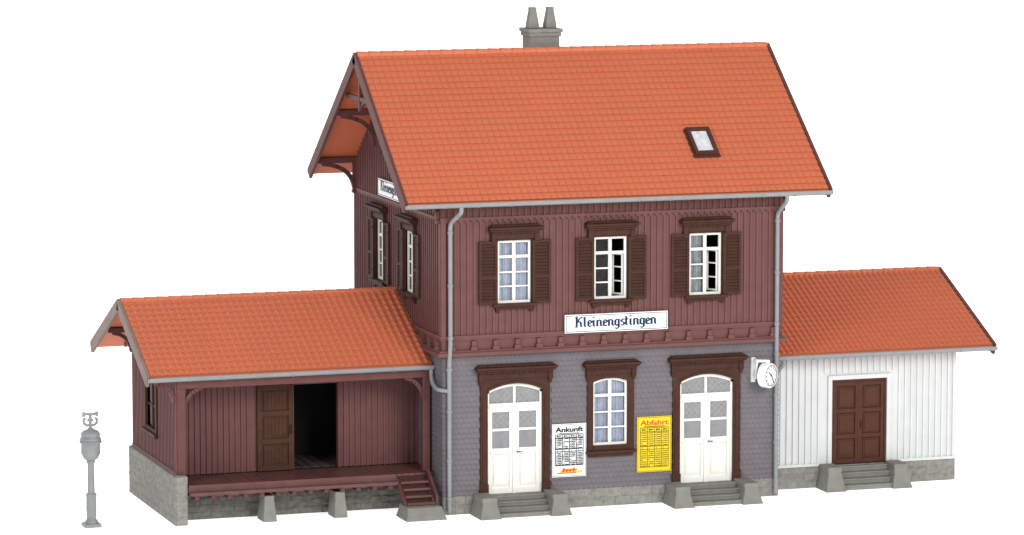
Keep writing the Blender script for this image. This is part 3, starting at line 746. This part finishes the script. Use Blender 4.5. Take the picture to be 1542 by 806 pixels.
# ================================================================== SIGNS
def name_board(T, uc, z0, z1, w, n, flip, label, loc):
    t = thing('name_board', loc, label, 'sign')
    MB(T).box(uc-w/2, uc+w/2, z0, z1, n, n+.05).build('board', PAPERW, t, bevel=.01)
    m = MB(T); e = .028; q = .018; A, B, C_, D_ = uc-w/2+e, uc+w/2-e, z0+e, z1-e
    m.box(A, B, C_, C_+q, n+.05, n+.054); m.box(A, B, D_-q, D_, n+.05, n+.054); m.box(A, A+q, C_+q, D_-q, n+.05, n+.054); m.box(B-q, B, C_+q, D_-q, n+.05, n+.054)
    m.build('border', INK, t)
    name_letters(T, uc, z0+.165, w*.78, .195, n+.051, flip, t)
name_board(FR(-nU), 5.13, 5.08, 5.61, 3.12, .085, 1, 'white name board reading Kleinengstingen across the station front', (5.13, -.1, 5.1))
name_board(LF(-nU), 4.35, 8.56, 9.06, 3.1, .085, -1, 'white name board on the left gable wall, half hidden by the roof edge', (-.1, 4.35, 8.56))
def ray_Y(px, py, Y):
    d = ray(px, py); t = (Y-CAM.y)/d.y; p = CAM+d*t; return round(p.x, 2), round(p.z, 2)
def poster(px0, px1, py0, py1, title, base, tcol, pcol, label, logo):
    n = .05; T = FR(0)
    (xa, za) = ray_Y(px0, py0, -n); (xb, zb) = ray_Y(px1, py1, -n)
    w = xb-xa; c = (xa+xb)/2; zt = ray_Y((px0+px1)/2, py0, -n)[1]; z0 = ray_Y((px0+px1)/2, py1, -n)[1]; h = zt-z0
    t = thing('timetable_board', (c, -.05, z0), label, 'timetable')
    MB(T).box(xa, xb, z0, zt, n, n+.04).build('board', base, t, bevel=.006)
    N = n+.041
    m = MB(T); e, q = .022, .010; A, B, C_, D_ = xa+e, xb-e, z0+e, zt-e
    m.box(A, B, C_, C_+q, N, N+.003); m.box(A, B, D_-q, D_, N, N+.003); m.box(A, A+q, C_+q, D_-q, N, N+.003); m.box(B-q, B, C_+q, D_-q, N, N+.003)
    m.build('border', pcol, t)
    text(title, T, c, z0+h*.845, w*.82, h*.095, N+.004, tcol, t, 'title', .04 if logo else .015)
    m = MB(T); tl, tr_, tb, tt_ = xa+w*.09, xb-w*.09, z0+h*(.22 if logo else .09), z0+h*.80
    TW, TH = tr_-tl, tt_-tb; q = .022 if logo else .016
    for i in range(5): x = tl+TW*i/4; m.box(x-q/2, x+q/2, tb, tt_, N, N+.003)
    for i in range(4): x = tl+TW*(i+.33)/4; m.box(x-q/4, x+q/4, tb, tt_, N, N+.003)
    for zz in (tb, tt_, tt_-TH*.10, tb+TH*.45, tb+TH*.53): m.box(tl, tr_, zz-q/2, zz+q/2, N+.0035, N+.006)
    rows = 19; hh = .015 if logo else .012
    for r in range(rows):
        zz = tb+TH*(r+.5)/rows
        if abs((zz-tb)/TH-.49) < .05 or zz > tt_-TH*.1: continue
        for i in range(4):
            for (fa, fb) in ((.08, .28), (.40, .94)):
                if random.random() < .08: continue
                x = tl+TW/4*(i+fa); e = tl+TW/4*(i+fb-random.uniform(0, .12))
                m.box(x, e, zz-hh, zz+hh, N, N+.002)
    for i in range(4): m.box(tl+TW/4*(i+.2), tl+TW/4*(i+.8), tt_-TH*.065, tt_-TH*.035, N, N+.002)
    m.box(xa+w*.2, xb-w*.2, z0+h*.815, z0+h*.828, N, N+.002)
    m.build('timetable_print', pcol, t)
    if logo:
        zz = z0+h*.10
        m = MB(T); m.poly([(xa+w*.12, zz-.06), (xb-w*.12, zz-.045), (xb-w*.10, zz+.03), (xa+w*.3, zz+.01)], N, N+.003); m.build('logo_band', YELLOW, t)
        m = MB(T); m.poly([(xa+w*.24, zz+.0), (xb-w*.30, zz+.02), (xb-w*.24, zz+.075), (xa+w*.34, zz+.09)], N+.0032, N+.005); m.build('logo_body', ORANGEP, t)
        m = MB(T)
        for i, (x, h_) in enumerate(((.30, .11), (.40, .06), (.50, .07), (.60, .11))):
            u = xa+w*x; m.poly([(u, zz-.01), (u+.05, zz-.01), (u+.065, zz+h_), (u+.02, zz+h_)], N+.0055, N+.007)
        m.box(xa+w*.14, xb-w*.3, zz-.05, zz-.025, N+.0055, N+.007)
        m.build('logo_mark', REDP, t)
poster(831, 882, 638, 718, 'Ankunft', PAPERW, BLACK, GREYP, 'white timetable board headed Ankunft on the shingled wall', True)
poster(959, 1010, 627, 710, 'Abfahrt', YELLOW, REDP, OLIVEP, 'yellow timetable board headed Abfahrt on the shingled wall', False)

# ================================================================== CLOCK
ccx, ccy, ccz = 9.64, -.50, 3.64
CA = RAD(36)
ax_ = Vector((math.sin(CA), -math.cos(CA), 0)); sd = Vector((math.cos(CA), math.sin(CA), 0)); cc = Vector((ccx, ccy, ccz))
ck = thing('station_clock', (ccx, ccy, ccz-.42), 'round white clock on a bracket at the right corner of the station', 'clock')
MB().lathe(cc-ax_*.15, [(.31, 0), (.36, .03), (.365, .25), (.34, .29), (.32, .29), (.32, .272)], 40, ax_).build('clock_case', PAPERW, ck, smooth=True)
MB().lathe(cc+ax_*.12, [(.32, 0), (.32, .008)], 40, ax_).build('clock_face', mat('clock_white', (.70, .72, .74), .3, 0, 1, 0), ck)
m = MB()
for i in range(40):
    A, B = 2*math.pi*i/40, 2*math.pi*(i+1)/40
    m.bar(cc+ax_*.132+(sd*math.cos(A)+Vector((0,0,1))*math.sin(A))*.298, cc+ax_*.132+(sd*math.cos(B)+Vector((0,0,1))*math.sin(B))*.298, .013, .013)
m.build('clock_rim', BLACK, ck)
def ray_bar(m, ang, r0, r1, w, n):
    d = sd*math.sin(ang)+Vector((0,0,1))*math.cos(ang); m.bar(cc+ax_*n+d*r0, cc+ax_*n+d*r1, w, .012)
for i in range(12):
    m = MB(); ray_bar(m, 2*math.pi*i/12, .22, .272, .020, .130); m.build('hour_mark', BLACK, ck)
m = MB(); ray_bar(m, RAD(-50), -.04, .16, .024, .140); m.build('hour_hand', BLACK, ck)
m = MB(); ray_bar(m, RAD(150), -.05, .24, .018, .150); m.build('minute_hand', BLACK, ck)
m = MB(); m.wbox(9.30, 9.42, -.12, -.03, 3.40, 4.12); m.wbox(9.33, 9.39, -.43, -.121, 4.02, 4.10); m.wbox(9.33, 9.39, -.30, -.121, 3.52, 3.60); m.bar((9.36, -.40, 4.06), (9.64, -.50, 4.06), .07, .07)
m.bar((9.36, -.25, 3.56), (9.36, -.40, 4.03), .05, .05)
m.bar((ccx, ccy, 3.97), (ccx, ccy, 4.09), .10, .10)
m.build('bracket', PAPERW, ck)

# ================================================================== SIGNAL POST
bx_, by_ = -9.88, 1.42
sp = thing('signal_post', (bx_, by_, 0), 'grey bell signal post with fat drum and anchor shaped finial, standing alone', 'signal post')
MB().wbox(bx_-.24, bx_+.24, by_-.24, by_+.24, 0, .10).build('base_plate', POSTM, sp, bevel=.02)
MB().lathe((bx_, by_, 0), [(.19, .10), (.18, .16), (.13, .22), (.135, .30), (.145, .55), (.135, .85), (.15, .87), (.15, .92), (.10, .97)], 20).build('pedestal', POSTM, sp, smooth=True)
MB().lathe((bx_, by_, 0), [(.10, .97), (.09, 1.5), (.09, 1.80), (.12, 1.82), (.12, 1.87), (.10, 1.88)], 20).build('column', POSTM, sp, smooth=True)
MB().lathe((bx_, by_, 0), [(.12, 1.88), (.20, 1.94), (.26, 2.07), (.27, 2.10), (.265, 2.13), (.265, 2.36), (.31, 2.38), (.31, 2.43), (.28, 2.44)], 24).build('drum', POSTM, sp, smooth=True)
MB().lathe((bx_, by_, 0), [(.29, 2.44), (.30, 2.50), (.25, 2.56), (.27, 2.60), (.26, 2.66), (.20, 2.72), (.10, 2.76), (.06, 2.80)], 24).build('dome', POSTM, sp, smooth=True)
m = MB()
q = lambda u, z: (bx_+u, by_, z)
m.tube([q(0, 2.78), q(0, 3.20)], .042, 8)
m.tube([q(-.19, 3.19), q(.19, 3.19)], .038, 8)
for s in (-1, 1):
    m.tube([q(0, 2.88), q(s*.1, 2.87), q(s*.18, 2.93), q(s*.19, 3.03), q(s*.14, 3.08)], .038, 8)
    m.tube([q(s*.19, 3.12), q(s*.19, 3.25)], .04, 8)
m.tube([q(-.08, 3.02), q(.08, 3.02)], .038, 8)
m.build('finial', POSTM, sp, smooth=True)

# ================================================================== LIGHT
w = bpy.data.worlds.new('World'); SC.world = w; w.use_nodes = True
w.node_tree.nodes['Background'].inputs['Color'].default_value = (1, 1, 1, 1); w.node_tree.nodes['Background'].inputs['Strength'].default_value = .6
def area(name, loc, tgt, size, power, col=(1, 1, 1)):
    l = bpy.data.lights.new(name, 'AREA'); l.shape = 'SQUARE'; l.size = size; l.energy = power; l.color = col
    o = bpy.data.objects.new(name, l); COL.objects.link(o); o.location = loc
    o.rotation_euler = (Vector(tgt)-Vector(loc)).to_track_quat('-Z', 'Y').to_euler()
area('key_lamp', (14, -60, 30), (4, 3, 4), 24, 28500, (1, .985, .96))
area('side_lamp', (-45, -35, 30), (0, 3, 4), 18, 10000)
SC.view_settings.view_transform = 'Standard'; SC.view_settings.look = 'None'; SC.view_settings.exposure = 0
